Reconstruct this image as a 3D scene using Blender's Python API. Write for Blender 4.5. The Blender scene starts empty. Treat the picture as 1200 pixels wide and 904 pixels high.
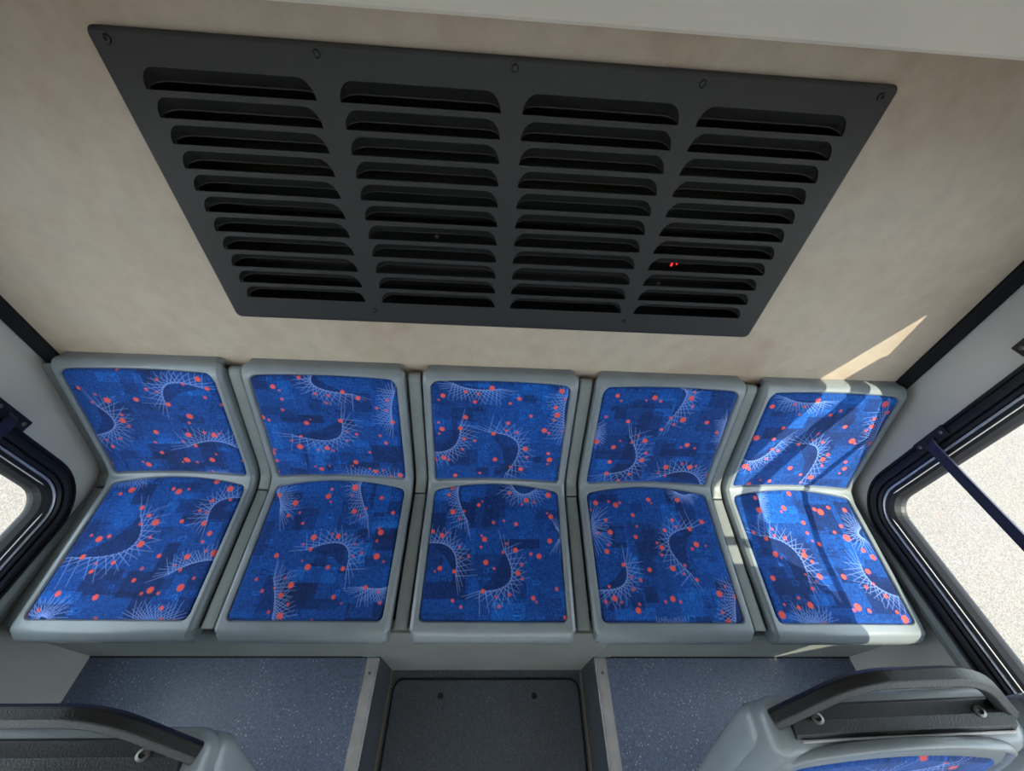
SKY, SUN, FILL, SUNDIR, EXPO = 5.6, 10.0, 9.0, (-1, 1.42, -1.75), 0.12
import bpy, bmesh, math, random
import numpy as np
from mathutils import Vector, Matrix

C = bpy.context.scene.collection
ZO = 1.66                      # aisle floor at z = 0; the plans below are drawn from the camera height
PI = math.pi

# ------------------------------------------------------------------ materials
def newmat(name):
    m = bpy.data.materials.new(name); m.use_nodes = True
    nt = m.node_tree; nt.nodes.clear()
    out = nt.nodes.new('ShaderNodeOutputMaterial')
    b = nt.nodes.new('ShaderNodeBsdfPrincipled')
    nt.links.new(b.outputs[0], out.inputs[0])
    return m, nt, b, out

def srgb(r, g, b):
    f = lambda c: (c/255/12.92) if c/255 <= .04045 else ((c/255+.055)/1.055)**2.4
    return (f(r), f(g), f(b), 1)

def noise(nt, scale, detail=3, rough=.5, co=None, vec=(1,1,1)):
    tc = nt.nodes.new('ShaderNodeTexCoord'); mp = nt.nodes.new('ShaderNodeMapping')
    mp.inputs['Scale'].default_value = vec
    nt.links.new(tc.outputs['Object'], mp.inputs[0])
    n = nt.nodes.new('ShaderNodeTexNoise'); n.inputs['Scale'].default_value = scale
    n.inputs['Detail'].default_value = detail; n.inputs['Roughness'].default_value = rough
    nt.links.new(mp.outputs[0], n.inputs['Vector'])
    return n

def ramp(nt, src, stops):
    r = nt.nodes.new('ShaderNodeValToRGB'); nt.links.new(src, r.inputs[0])
    e = r.color_ramp.elements
    e[0].position, e[0].color = stops[0]; e[1].position, e[1].color = stops[-1]
    for p, c in stops[1:-1]:
        x = e.new(p); x.color = c
    return r

def mix(nt, fac, a, b, mode='MIX'):
    m = nt.nodes.new('ShaderNodeMix'); m.data_type = 'RGBA'; m.blend_type = mode
    for s, v in ((m.inputs[0], fac), (m.inputs[6], a), (m.inputs[7], b)):
        if isinstance(v, (int, float)): s.default_value = v
        elif isinstance(v, tuple): s.default_value = v
        else: nt.links.new(v, s)
    return m.outputs[2]

def bump(nt, b, src, strength, dist=.001):
    bp = nt.nodes.new('ShaderNodeBump'); bp.inputs['Strength'].default_value = strength
    bp.inputs['Distance'].default_value = dist
    nt.links.new(src, bp.inputs['Height']); nt.links.new(bp.outputs[0], b.inputs['Normal'])

def plain(name, col, rough=.5, metal=0, var=.06, scale=18, bs=0, bscale=900, spec=.5):
    m, nt, b, o = newmat(name)
    n = noise(nt, scale, 4)
    lo = tuple(c*(1-var) for c in col[:3])+(1,); hi = tuple(min(1, c*(1+var)) for c in col[:3])+(1,)
    r = ramp(nt, n.outputs[0], [(.3, lo), (.7, hi)])
    nt.links.new(r.outputs[0], b.inputs['Base Color'])
    b.inputs['Roughness'].default_value = rough; b.inputs['Metallic'].default_value = metal
    b.inputs['Specular IOR Level'].default_value = spec
    if bs:
        n2 = noise(nt, bscale, 2); bump(nt, b, n2.outputs[0], bs)
    return m

M = {}
M['abs'] = plain('grey_abs_plastic', srgb(124,132,136), .27, bs=.12, bscale=700)
M['abs_dark'] = plain('grey_spacer_plastic', srgb(122,128,127), .42, bs=.15, bscale=700)
M['panel'] = plain('light_grey_wall_laminate', srgb(192,190,184), .5, var=.04, scale=6)
M['ceiling'] = plain('off_white_ceiling_panel', srgb(238,233,216), .5, var=.03, scale=5)
M['black_metal'] = plain('black_powder_coat', srgb(17,18,19), .42, var=.15, scale=60, bs=.5, bscale=420)
M['vent'] = plain('black_textured_plastic', srgb(32,32,31), .55, var=.08, scale=12, bs=.2, bscale=800)
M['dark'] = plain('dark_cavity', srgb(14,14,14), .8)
M['coil'] = plain('dull_coil_metal', srgb(48,43,34), .5, metal=.4)
M['rubber'] = plain('black_rubber', srgb(21,22,27), .45, var=.1, scale=30, spec=.35)
M['matt'] = plain('matt_black_trim', srgb(17,19,23), .75, spec=.2)
M['chrome'] = plain('bright_trim_strip', srgb(195,198,205), .25, metal=.7)
M['alu'] = plain('scuffed_aluminium', srgb(176,170,168), .45, metal=.5, var=.12, scale=25, bs=.1, bscale=300)
M['screw'] = plain('screw_steel', srgb(120,118,115), .35, metal=.8)
M['black_screw'] = plain('black_screw', srgb(18,18,18), .4)
M['bar'] = plain('dark_blue_black_bar', srgb(34,36,58), .32, var=.06)
M['fascia'] = plain('grey_fascia_panel', srgb(128,132,128), .5, var=.08, scale=7)
M['seal'] = plain('brown_sealant', srgb(110,98,74), .6, var=.2, scale=40)
M['seam'] = plain('dark_seam', srgb(20,20,21), .7)

# beige mottled laminate of the rear bulkhead
m, nt, b, o = newmat('beige_mottled_laminate')
n1 = noise(nt, 3.2, 6, .6); n2 = noise(nt, 22, 5, .65)
c = ramp(nt, n1.outputs[0], [(.32, srgb(168,149,130)), (.5, srgb(180,165,147)), (.68, srgb(176,168,152))])
c2 = ramp(nt, n2.outputs[0], [(.3, (.86,.85,.84,1)), (.7, (1.0,1.0,1.0,1))])
nt.links.new(mix(nt, 1.0, c.outputs[0], c2.outputs[0], 'MULTIPLY'), b.inputs['Base Color'])
b.inputs['Roughness'].default_value = .5
bump(nt, b, n2.outputs[0], .12, .002)
M['beige'] = m

def vinyl(name, base, hi, fleck=srgb(190,196,200)):
    m, nt, b, o = newmat(name)
    n1 = noise(nt, 4, 4)
    c = ramp(nt, n1.outputs[0], [(.3, base), (.7, hi)])
    tc = nt.nodes.new('ShaderNodeTexCoord'); v = nt.nodes.new('ShaderNodeTexVoronoi')
    v.inputs['Scale'].default_value = 110
    nt.links.new(tc.outputs['Object'], v.inputs['Vector'])
    s = ramp(nt, v.outputs['Distance'], [(.10, (1,1,1,1)), (.22, (0,0,0,1))])
    n3 = noise(nt, 17, 3); s3 = ramp(nt, n3.outputs[0], [(.44, (0,0,0,1)), (.6, (1,1,1,1))])
    f = mix(nt, 1.0, s.outputs[0], s3.outputs[0], 'MULTIPLY')
    bw = nt.nodes.new('ShaderNodeRGBToBW'); nt.links.new(f, bw.inputs[0])
    v2 = nt.nodes.new('ShaderNodeTexVoronoi'); v2.inputs['Scale'].default_value = 330
    nt.links.new(tc.outputs['Object'], v2.inputs['Vector'])
    fine = ramp(nt, v2.outputs['Color'], [(.2, (.72,.72,.72,1)), (.9, (1.25,1.25,1.28,1))])
    cc = mix(nt, 1.0, c.outputs[0], fine.outputs[0], 'MULTIPLY')
    nt.links.new(mix(nt, bw.outputs[0], cc, fleck), b.inputs['Base Color'])
    b.inputs['Roughness'].default_value = .42
    n4 = noise(nt, 420, 2); bump(nt, b, n4.outputs[0], .18, .001)
    return m
M['vinyl'] = vinyl('blue_grey_speckled_vinyl', srgb(86,97,117), srgb(98,109,130))
M['vinyl_dark'] = vinyl('dark_speckled_vinyl', srgb(66,71,77), srgb(75,80,87), srgb(112,114,114))

# gravel / asphalt outside
m, nt, b, o = newmat('pale_sunlit_gravel')
tc = nt.nodes.new('ShaderNodeTexCoord'); v = nt.nodes.new('ShaderNodeTexVoronoi'); v.inputs['Scale'].default_value = 190
nt.links.new(tc.outputs['Object'], v.inputs['Vector'])
c = ramp(nt, v.outputs['Color'], [(.1, srgb(80,74,70)), (.5, srgb(104,97,91)), (.9, srgb(124,116,108))])
n1 = noise(nt, .8, 4); c2 = ramp(nt, n1.outputs[0], [(.3, (.9,.9,.9,1)), (.7, (1,1,1,1))])
nt.links.new(mix(nt, 1.0, c.outputs[0], c2.outputs[0], 'MULTIPLY'), b.inputs['Base Color'])
b.inputs['Roughness'].default_value = .9
M['gravel'] = m

# moquette: red channel = pale lines, green = red dots, blue = tone of the weave block
m, nt, b, o = newmat('blue_patterned_moquette')
at = nt.nodes.new('ShaderNodeAttribute'); at.attribute_name = 'weave'
sep = nt.nodes.new('ShaderNodeSeparateColor'); nt.links.new(at.outputs['Color'], sep.inputs[0])
tone = ramp(nt, sep.outputs[2], [(0, srgb(11,25,64)), (.35, srgb(12,47,108)), (.7, srgb(16,80,165)), (1, srgb(30,116,212))])
w1 = noise(nt, 400, 2, .5, vec=(1.2,.25,.25)); w2 = noise(nt, 400, 2, .5, vec=(.2,1.2,1.2))
k1 = ramp(nt, w1.outputs[0], [(.3, (.45,.5,.56,1)), (.7, (1.4,1.36,1.28,1))])
k2 = ramp(nt, w2.outputs[0], [(.3, (.6,.64,.7,1)), (.7, (1.25,1.25,1.2,1))])
t = mix(nt, 1.0, tone.outputs[0], k1.outputs[0], 'MULTIPLY'); t = mix(nt, 1.0, t, k2.outputs[0], 'MULTIPLY')
t = mix(nt, sep.outputs[0], t, srgb(140,170,240))
t = mix(nt, sep.outputs[1], t, srgb(232,88,66))
nt.links.new(t, b.inputs['Base Color'])
b.inputs['Roughness'].default_value = .85; b.inputs['Specular IOR Level'].default_value = .2
b.inputs['Sheen Weight'].default_value = .25; b.inputs['Sheen Roughness'].default_value = .5
b.inputs['Sheen Tint'].default_value = (.5,.65,1,1)
bump(nt, b, w1.outputs[0], .1, .0006)
M['moquette'] = m

m = bpy.data.materials.new('window_glass'); m.use_nodes = True; nt = m.node_tree; nt.nodes.clear()
o = nt.nodes.new('ShaderNodeOutputMaterial'); tr = nt.nodes.new('ShaderNodeBsdfTransparent'); gl = nt.nodes.new('ShaderNodeBsdfGlossy')
tr.inputs[0].default_value = (.93,.95,.94,1); gl.inputs['Roughness'].default_value = .02
lw = nt.nodes.new('ShaderNodeLayerWeight'); lw.inputs[0].default_value = .5
pw = nt.nodes.new('ShaderNodeMath'); pw.operation = 'POWER'; pw.inputs[1].default_value = 5
fr = nt.nodes.new('ShaderNodeMath'); fr.operation = 'MULTIPLY_ADD'; fr.inputs[1].default_value = .8; fr.inputs[2].default_value = .03
nt.links.new(lw.outputs['Facing'], pw.inputs[0]); nt.links.new(pw.outputs[0], fr.inputs[0])
mx = nt.nodes.new('ShaderNodeMixShader')
nt.links.new(fr.outputs[0], mx.inputs[0]); nt.links.new(tr.outputs[0], mx.inputs[1]); nt.links.new(gl.outputs[0], mx.inputs[2])
nt.links.new(mx.outputs[0], o.inputs[0]); M['glass'] = m

m, nt, b, o = newmat('red_led_segment')
b.inputs['Base Color'].default_value = (.5,.02,.01,1); b.inputs['Emission Color'].default_value = (1,.05,.02,1)
b.inputs['Emission Strength'].default_value = .8; M['led'] = m
m, nt, b, o = newmat('fill_light_emission')
b.inputs['Base Color'].default_value = (.8,.8,.8,1); b.inputs['Emission Color'].default_value = (1,.94,.84,1)
b.inputs['Emission Strength'].default_value = FILL; M['fill_light'] = m  # emission of the added fill strips

# ------------------------------------------------------------------ object helpers
def tag(o, label=None, cat=None, group=None, kind=None):
    if label: o['label'] = label
    if cat: o['category'] = cat
    if group: o['group'] = group
    if kind: o['kind'] = kind
    return o

def thing(name, loc, label=None, cat=None, group=None, kind=None, rotz=0):
    o = bpy.data.objects.new(name, None); C.objects.link(o)
    o.location = loc; o.rotation_euler.z = rotz; o.empty_display_size = .05
    return tag(o, label, cat, group, kind)

def link(name, me, mat, parent=None, base=(0,0,0)):
    o = bpy.data.objects.new(name, me); C.objects.link(o)
    if mat is not None and not me.materials: me.materials.append(mat)
    if parent is not None: o.parent = parent
    return o

def obj(name, bm, mat, parent=None, smooth=False, loc=None, bevel=0, seg=2):
    """bm in the parent's local space (or the plan's space for a top-level mesh, whose origin goes to loc)"""
    bmesh.ops.recalc_face_normals(bm, faces=bm.faces)
    if loc is not None:
        bmesh.ops.translate(bm, verts=bm.verts, vec=-Vector(loc))
    me = bpy.data.meshes.new(name); bm.to_mesh(me); bm.free()
    if smooth: me.shade_smooth()
    o = link(name, me, mat, parent)
    if loc is not None: o.location = loc
    if bevel:
        md = o.modifiers.new('Bevel', 'BEVEL'); md.width = bevel; md.segments = seg
        md.limit_method = 'ANGLE'; md.angle_limit = math.radians(35)
    return o

def box(bm, x0, x1, y0, y1, z0, z1):
    vs = [bm.verts.new(p) for p in ((x0,y0,z0),(x1,y0,z0),(x1,y1,z0),(x0,y1,z0),(x0,y0,z1),(x1,y0,z1),(x1,y1,z1),(x0,y1,z1))]
    for f in ((0,3,2,1),(4,5,6,7),(0,1,5,4),(1,2,6,5),(2,3,7,6),(3,0,4,7)): bm.faces.new([vs[i] for i in f])

def boxm(*a):
    bm = bmesh.new(); box(bm, *a); return bm

def loft(rings, caps=True, closed=True):
    bm = bmesh.new(); R = [[bm.verts.new(p) for p in r] for r in rings]
    n = len(R[0])
    for a, b_ in zip(R, R[1:]):
        for i in range(n if closed else n-1):
            bm.faces.new((a[i], a[(i+1) % n], b_[(i+1) % n], b_[i]))
    if caps: bm.faces.new(R[0]); bm.faces.new(R[-1])
    return bm

def grid_mesh(name, V):
    """V: (nu, nv, 3) array of points -> smooth grid mesh"""
    nu, nv, _ = V.shape
    me = bpy.data.meshes.new(name)
    me.vertices.add(nu*nv); me.vertices.foreach_set('co', V.reshape(-1).astype(np.float32))
    i = np.arange(nu*nv).reshape(nu, nv)
    q = np.stack([i[:-1,:-1], i[1:,:-1], i[1:,1:], i[:-1,1:]], -1).reshape(-1, 4)
    me.loops.add(q.size); me.loops.foreach_set('vertex_index', q.reshape(-1).astype(np.int32))
    me.polygons.add(len(q)); me.polygons.foreach_set('loop_start', (np.arange(len(q))*4).astype(np.int32))
    me.update(calc_edges=True); me.validate(); me.shade_smooth()
    return me

def tube(path, section, up=(0,0,1), caps=True):
    """sweep a closed 2-D section (side, up) along a path"""
    P = [Vector(p) for p in path]; rings = []
    for i, p in enumerate(P):
        t = ((P[min(i+1, len(P)-1)]-p).normalized() + (p-P[max(i-1, 0)]).normalized()).normalized()
        s = t.cross(Vector(up)).normalized(); u = s.cross(t)
        rings.append([p+s*a+u*b_ for a, b_ in section])
    return loft(rings, caps)

def circ(r, n=12, a0=0): return [(r*math.cos(2*PI*i/n+a0), r*math.sin(2*PI*i/n+a0)) for i in range(n)]

def fillet(pts, r, n=8):
    """round the corners of an open polyline with quadratic arcs"""
    P = [Vector(p) for p in pts]; out = [P[0]]
    for i in range(1, len(P)-1):
        a, b_, c_ = P[i-1], P[i], P[i+1]
        ri = r[i-1] if isinstance(r, (list, tuple)) else r
        d1 = min(ri, (a-b_).length*.5); d2 = min(ri, (c_-b_).length*.5)
        s = b_+(a-b_).normalized()*d1; e = b_+(c_-b_).normalized()*d2
        for k in range(n+1):
            t_ = k/n; out.append(s*(1-t_)**2+b_*2*t_*(1-t_)+e*t_*t_)
    out.append(P[-1]); return out

def screw(parent, loc, axis, r=.006, mat='black_screw', name='screw'):
    """dome-headed screw with a hexagonal socket, facing along axis"""
    rings = []
    for rr, h in ((r,0),(r,.0012),(r*.85,.0028),(r*.5,.0034),(r*.45,.0034),(r*.42,.0012),(.0001,.0012)):
        rings.append([(a, b_, h) for a, b_ in circ(rr, 12)])
    bm = loft(rings, caps=False)
    q = Vector((0,0,1)).rotation_difference(Vector(axis))
    bmesh.ops.transform(bm, matrix=Matrix.Translation(loc) @ q.to_matrix().to_4x4(), verts=bm.verts)
    return obj(name, bm, M[mat], parent, smooth=False)

# motif positions of the moquette on each insert, in mm across and down the seat: fans (arc start, middle, end, ray length) and dots (position, radius)
PATTERN = {
 'back1': ([(-135,158,-118,219,-182,254,63),(41,146,68,84,152,92,52),(51,286,129,263,185,287,56),(82,395,106,389,131,393,26)],
   [(-158,104,4.1),(-103,139,6.8),(-124,121,2.9),(-143,146,3.5),(-29,134,5.2),(45,72,3.5),(10,101,3.7),(34,108,3.1),(107,82,3.6),(148,67,5.6),(163,94,4.7),(47,146,5.2),(150,121,3.7),(-87,185,3.8),(-93,204,6.2),(-84,221,3.4),(-123,263,3.4),(-161,269,3.4),(-153,291,4.1),(-21,240,5.3),(-34,274,3.4),(-28,309,4.2),(89,183,6.6),(80,205,3.6),(64,246,6.3),(110,236,4.0),(135,243,6.4),(150,237,2.9),(72,282,4.1),(43,269,2.9),(33,333,6.7),(19,341,3.0),(59,340,3.3),(104,330,6.0),(121,309,2.9),(-80,353,6.1),(-92,344,2.7),(-184,353,4.8),(-186,198,3.6),(183,144,3.6),(187,334,4.2),(93,373,3.6),(-47,49,3.0)]),
 'pan1': ([(-61,509,-44,595,-167,620,65),(123,520,130,467,199,453,51),(92,656,140,629,193,621,48),(-159,759,-147,749,-131,759,53),(61,761,101,755,152,762,45),(-174,395,-135,402,-100,394,38)],
   [(-122,437,6.7),(-146,450,3.9),(-10,431,4.1),(8,439,6.7),(32,431,3.1),(103,407,6.0),(148,428,6.9),(193,442,5.6),(113,464,4.3),(161,460,3.7),(91,493,3.6),(111,497,3.2),(118,527,5.4),(-68,487,4.9),(-39,508,4.2),(-13,526,7.0),(-50,531,3.7),(-21,583,6.7),(-7,565,3.3),(55,522,4.4),(146,554,5.1),(137,576,3.7),(-130,573,6.0),(-154,564,3.0),(-110,565,3.9),(-141,618,5.0),(-101,633,2.9),(-61,630,4.1),(-99,652,4.0),(-187,629,4.2),(42,612,4.4),(116,614,5.8),(157,599,3.0),(181,604,6.6),(94,635,2.9),(115,646,3.7),(159,665,3.1),(15,671,3.9),(18,643,3.4),(68,693,6.1),(51,701,3.2),(91,700,3.3),(138,687,6.7),(-142,703,5.3),(-163,738,3.8),(-186,747,4.1),(-51,710,5.3),(-27,755,3.8),(116,732,4.0),(124,755,3.6),(153,758,3.6)]),
 'back2': ([(-27,44,-16,80,70,96,51),(28,178,-3,249,-114,235,54),(181,85,168,136,167,189,49),(-188,255,-187,305,-185,372,40),(22,381,90,376,165,385,41)],
   [(-130,81,5.0),(-116,91,2.5),(-115,118,3.7),(-60,53,4.0),(-26,98,3.7),(7,102,3.7),(46,90,4.7),(-1,126,3.6),(84,107,4.8),(-121,152,3.8),(-181,179,5.3),(-166,187,3.4),(-68,194,5.4),(-55,182,2.2),(25,184,4.9),(159,111,3.8),(129,137,3.6),(153,144,3.4),(167,182,4.9),(128,229,3.5),(142,254,3.9),(92,289,3.4),(37,220,2.9),(62,228,3.8),(33,252,3.0),(-92,240,3.8),(-120,255,3.3),(-101,275,6.7),(-27,279,5.8),(-51,286,3.1),(-11,287,3.2),(-181,300,5.1),(-174,288,3.6),(-177,328,4.2),(-55,355,5.4),(-71,346,2.6),(-30,343,2.7),(48,326,5.8),(37,340,2.7),(101,359,5.4),(85,349,3.0),(124,354,3.0),(146,378,4.0),(172,371,5.9),(46,377,3.1),(-182,368,3.1)]),
 'pan2': ([(-49,591,44,575,71,640,48),(57,400,61,435,94,497,54),(-185,428,-161,461,-152,489,55),(-106,663,-83,718,-78,757,55),(120,682,161,686,186,680,42)],
   [(-169,444,4.7),(-117,466,6.4),(-97,493,2.8),(-125,502,3.9),(-80,522,3.3),(-25,422,3.5),(-30,444,6.3),(-19,460,2.9),(42,416,7.1),(37,440,3.2),(54,486,5.7),(86,478,3.2),(74,500,2.5),(124,446,4.7),(165,489,4.2),(-39,559,6.0),(8,549,2.8),(26,555,5.4),(44,550,2.1),(76,575,2.7),(80,606,2.9),(101,598,3.2),(-61,578,2.6),(-38,590,4.1),(61,638,4.5),(21,635,4.3),(-31,635,6.0),(-50,620,2.3),(-120,608,4.7),(134,533,3.3),(141,544,6.1),(135,567,3.2),(143,607,6.3),(164,620,2.6),(-148,666,3.4),(-123,693,3.4),(-58,679,5.7),(-79,662,2.5),(-74,702,4.8),(-50,722,3.2),(-96,686,2.4),(-91,739,3.0),(-61,747,5.9),(-191,752,3.7),(56,705,4.1),(79,719,1.9),(131,683,4.4),(166,693,3.4),(174,717,3.4),(16,755,2.3)]),
 'back3': ([(-127,55,-70,70,-2,66,48),(-29,208,56,248,26,355,55),(-109,185,-126,258,-186,283,52),(179,80,176,140,190,217,54)],
   [(-154,91,5.2),(-166,105,2.5),(-94,77,4.0),(-24,64,5.5),(-60,83,3.5),(-69,107,4.2),(50,93,4.4),(26,109,3.5),(-95,158,5.2),(-169,178,3.0),(-160,200,5.6),(-169,216,3.0),(-109,196,5.1),(-16,213,5.1),(24,175,4.4),(20,201,3.4),(51,207,3.7),(86,148,3.9),(78,263,6.0),(84,292,3.6),(69,337,5.9),(37,329,3.6),(-9,304,5.4),(-99,233,4.1),(-69,239,3.7),(-104,270,3.5),(-158,301,6.0),(-183,309,4.3),(-144,308,3.5),(-126,367,5.1),(-53,356,3.7),(127,195,6.1),(141,203,3.5),(158,142,6.5),(150,159,3.3),(151,117,4.5),(162,66,5.5),(174,91,3.1),(152,299,6.5),(146,276,4.2),(147,315,2.9),(179,199,3.1)]),
 'pan3': ([(-114,405,-112,447,-83,508,48),(45,399,80,426,126,403,49),(-181,570,-119,586,-103,653,48),(24,584,41,664,-39,689,50),(174,525,184,544,177,559,39)],
   [(-133,411,4.8),(-142,432,3.9),(-126,483,5.7),(-93,480,3.2),(-105,502,3.1),(-52,461,4.2),(-42,450,2.3),(38,423,3.9),(89,444,5.9),(112,450,3.3),(75,457,2.9),(156,427,6.7),(160,492,5.5),(150,482,2.6),(-7,510,3.7),(23,505,2.8),(58,514,4.3),(-31,557,5.5),(-40,547,2.7),(-40,578,3.2),(-150,550,5.3),(-135,542,2.4),(-177,539,4.5),(-99,579,3.1),(-73,603,3.1),(-94,608,2.3),(-108,642,4.2),(-147,635,4.8),(-159,643,2.2),(-25,618,5.4),(-2,633,2.8),(56,585,5.3),(32,568,3.0),(22,591,3.4),(121,601,5.6),(99,595,3.6),(153,560,5.3),(72,623,3.8),(62,644,5.1),(73,658,3.1),(-30,689,4.4),(5,702,2.9),(39,696,3.8),(13,723,3.6),(101,704,4.4),(109,713,2.3),(164,682,3.8),(182,747,4.3),(-106,711,3.6),(-84,725,3.1)]),
 'back4': ([(27,48,40,77,11,157,52),(-85,210,-54,308,-136,347,60),(38,353,121,332,174,389,52),(178,142,180,176,187,216,33),(-198,186,-187,201,-191,218,39)],
   [(-147,74,4.6),(-135,89,2.7),(-44,76,5.6),(-66,85,2.4),(-26,86,3.6),(57,74,5.9),(62,57,2.9),(67,99,3.5),(15,139,3.8),(53,145,6.7),(31,162,3.6),(123,151,5.0),(-167,143,3.5),(-102,156,4.7),(0,181,3.9),(-190,189,3.6),(-180,230,6.3),(-127,247,5.4),(-111,224,2.7),(-38,223,5.9),(-61,206,3.0),(-76,230,3.7),(-26,267,4.1),(-33,293,6.0),(-129,301,4.9),(-131,345,5.6),(-60,346,4.0),(-91,372,4.1),(46,316,6.3),(26,338,2.9),(51,350,3.8),(93,302,3.4),(119,313,6.3),(136,308,3.1),(183,344,4.0),(90,233,5.8),(74,242,3.1),(115,243,3.3),(163,185,4.2)]),
 'pan4': ([(118,515,37,554,77,641,47),(-102,617,-116,670,-185,683,47),(-194,504,-188,519,-194,536,68),(193,673,170,722,162,762,56),(92,408,113,417,135,414,34),(-43,765,-7,761,28,764,21)],
   [(-163,448,5.8),(-179,469,2.9),(-123,443,3.3),(-102,453,6.1),(-89,446,3.3),(2,434,5.2),(9,445,2.4),(93,433,5.6),(-54,482,4.4),(-139,499,4.0),(-131,533,5.6),(-169,537,3.4),(-192,531,3.1),(-48,514,3.1),(-57,544,4.6),(-142,568,3.3),(-149,586,5.4),(-107,620,4.6),(33,524,4.3),(62,495,4.1),(69,514,3.5),(109,520,4.8),(150,499,5.3),(116,563,6.2),(101,575,3.8),(142,567,2.5),(2,560,3.0),(14,572,5.2),(9,592,3.5),(30,627,5.9),(67,619,3.6),(57,641,2.9),(-36,632,4.7),(89,656,3.9),(-67,658,3.8),(-91,651,3.3),(-92,681,3.3),(-157,675,3.2),(-147,703,5.4),(-171,711,3.8),(-130,712,2.9),(-89,730,5.7),(-83,716,3.1),(9,703,5.5),(-12,710,3.2),(28,710,3.2),(139,690,6.1),(161,673,2.7),(181,696,4.1),(133,733,3.5),(144,755,5.7)]),
 'back5': ([(-143,63,-86,77,-29,70,42),(-183,281,-137,274,-96,210,48),(-36,218,34,247,25,364,52),(167,96,174,165,189,210,59)],
   [(-170,92,5.4),(-49,68,5.4),(-109,82,3.8),(-79,88,3.5),(-83,114,3.5),(7,113,4.1),(30,98,3.7),(-110,162,4.6),(-175,200,7.0),(-187,213,3.2),(-123,202,4.2),(-113,239,4.0),(-92,245,3.8),(-117,275,3.8),(-172,305,7.3),(-157,315,4.0),(-138,374,5.7),(-106,358,2.9),(-75,361,4.4),(-30,308,5.7),(-38,220,4.6),(4,180,3.7),(-1,204,2.9),(32,210,4.0),(68,255,4.5),(59,273,6.0),(66,296,3.6),(50,341,7.0),(13,332,4.0),(26,362,3.3),(70,152,4.8),(116,201,7.0),(128,209,3.5),(148,72,7.2),(169,99,5.1),(140,121,4.3),(148,147,5.9),(138,162,3.7),(184,142,3.1),(174,207,4.8),(133,279,4.2),(141,304,5.7),(133,322,2.9)]),
 'pan5': ([(-147,536,-59,570,-55,658,55),(120,612,131,669,202,698,53),(-109,411,-109,443,-130,480,32),(188,503,163,523,172,541,57),(-124,761,-88,754,-57,766,48)],
   [(-118,421,4.9),(-120,460,6.8),(-37,452,6.0),(-50,463,3.1),(-5,406,5.5),(60,454,4.7),(76,462,7.5),(107,448,4.5),(156,455,5.5),(7,495,4.8),(6,525,3.9),(120,504,4.5),(91,522,3.9),(120,538,7.7),(29,556,5.1),(12,547,2.6),(150,573,4.9),(168,592,6.1),(-163,527,4.2),(-101,516,3.6),(-131,544,5.1),(-101,535,3.4),(-71,541,4.3),(-121,587,6.2),(-107,596,2.8),(-29,575,3.3),(-33,588,6.5),(-18,605,3.9),(-56,639,2.9),(-17,644,6.0),(-34,656,2.7),(-157,650,5.3),(-55,675,3.9),(130,630,5.5),(126,662,3.5),(101,670,4.0),(143,692,4.5),(53,644,5.5),(48,719,7.1),(34,726,3.5),(76,727,4.0),(-82,715,6.3),(-117,721,4.0),(-107,698,3.4),(-154,714,2.8),(-170,738,7.0),(-60,758,4.2),(164,746,7.1),(151,730,3.8),(199,723,4.0)]),
}
CAMR = ((0.998281, -0.009468, 0.057843), (-0.034476, 0.703239, 0.710117), (0.0474, 0.71089, -0.701704))
# ------------------------------------------------------------------ bench seat surface
PROF = [(.770,-.697),(.742,-.694),(.725,-.710),(.640,-1.0),(.625,-1.035),(.590,-1.052),(.245,-1.100),(.233,-1.120),(.236,-1.150)]
_p = np.array(PROF); _L = np.r_[0, np.cumsum(np.hypot(*np.diff(_p, axis=0).T))]
def _profile():
    # resample, then smooth (keeps arc position v attached to every point)
    v = np.linspace(0, _L[-1], 700)
    y = np.interp(v, _L, _p[:,0]); z = np.interp(v, _L, _p[:,1])
    for _ in range(60):
        y[1:-1] = (y[:-2]+2*y[1:-1]+y[2:])/4; z[1:-1] = (z[:-2]+2*z[1:-1]+z[2:])/4
    return v, y, z
PV, PY, PZ = _profile()
VMAX = _L[-1]
_ty = np.gradient(PY, PV); _tz = np.gradient(PZ, PV); _tl = np.hypot(_ty, _tz)
NY = _tz/_tl; NZ = -_ty/_tl            # normal towards the sitter (down profile: tangent (-,-) -> normal (-,+))
def surf(u, v, h):
    """u across, v down the profile, h out of the surface; dished a little where one sits"""
    uu = np.clip(np.abs(u)/.19, 0, 1)
    dish = -.010*(1-uu**2)*np.exp(-((v-.57)/.12)**2) - .006*(1-uu**2)*np.exp(-((v-.23)/.10)**2)
    y = np.interp(v, PV, PY); z = np.interp(v, PV, PZ); ny = np.interp(v, PV, NY); nz = np.interp(v, PV, NZ)
    hh = h+dish
    return np.stack([u+0*v, y+ny*hh, z+nz*hh], -1)

def corner(a, w, r):
    """how far a rounded end has dropped at distance a from the axis"""
    d = np.clip(np.abs(a)-(w-r), 0, r)
    return r-np.sqrt(np.maximum(r*r-d*d, 0))
W = .187
def back_lim(u):
    t_ = .045+.007*(u/W)**2+corner(u, W, .022)
    b_ = .380+.007*(u/W)**2-corner(u, W, .012)
    return t_, b_
def seat_lim(u):
    t_ = .395+.022*(u/W)**2+corner(u, W, .014)
    b_ = .757-corner(u, W, .014)+0*u
    return t_, b_

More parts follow.
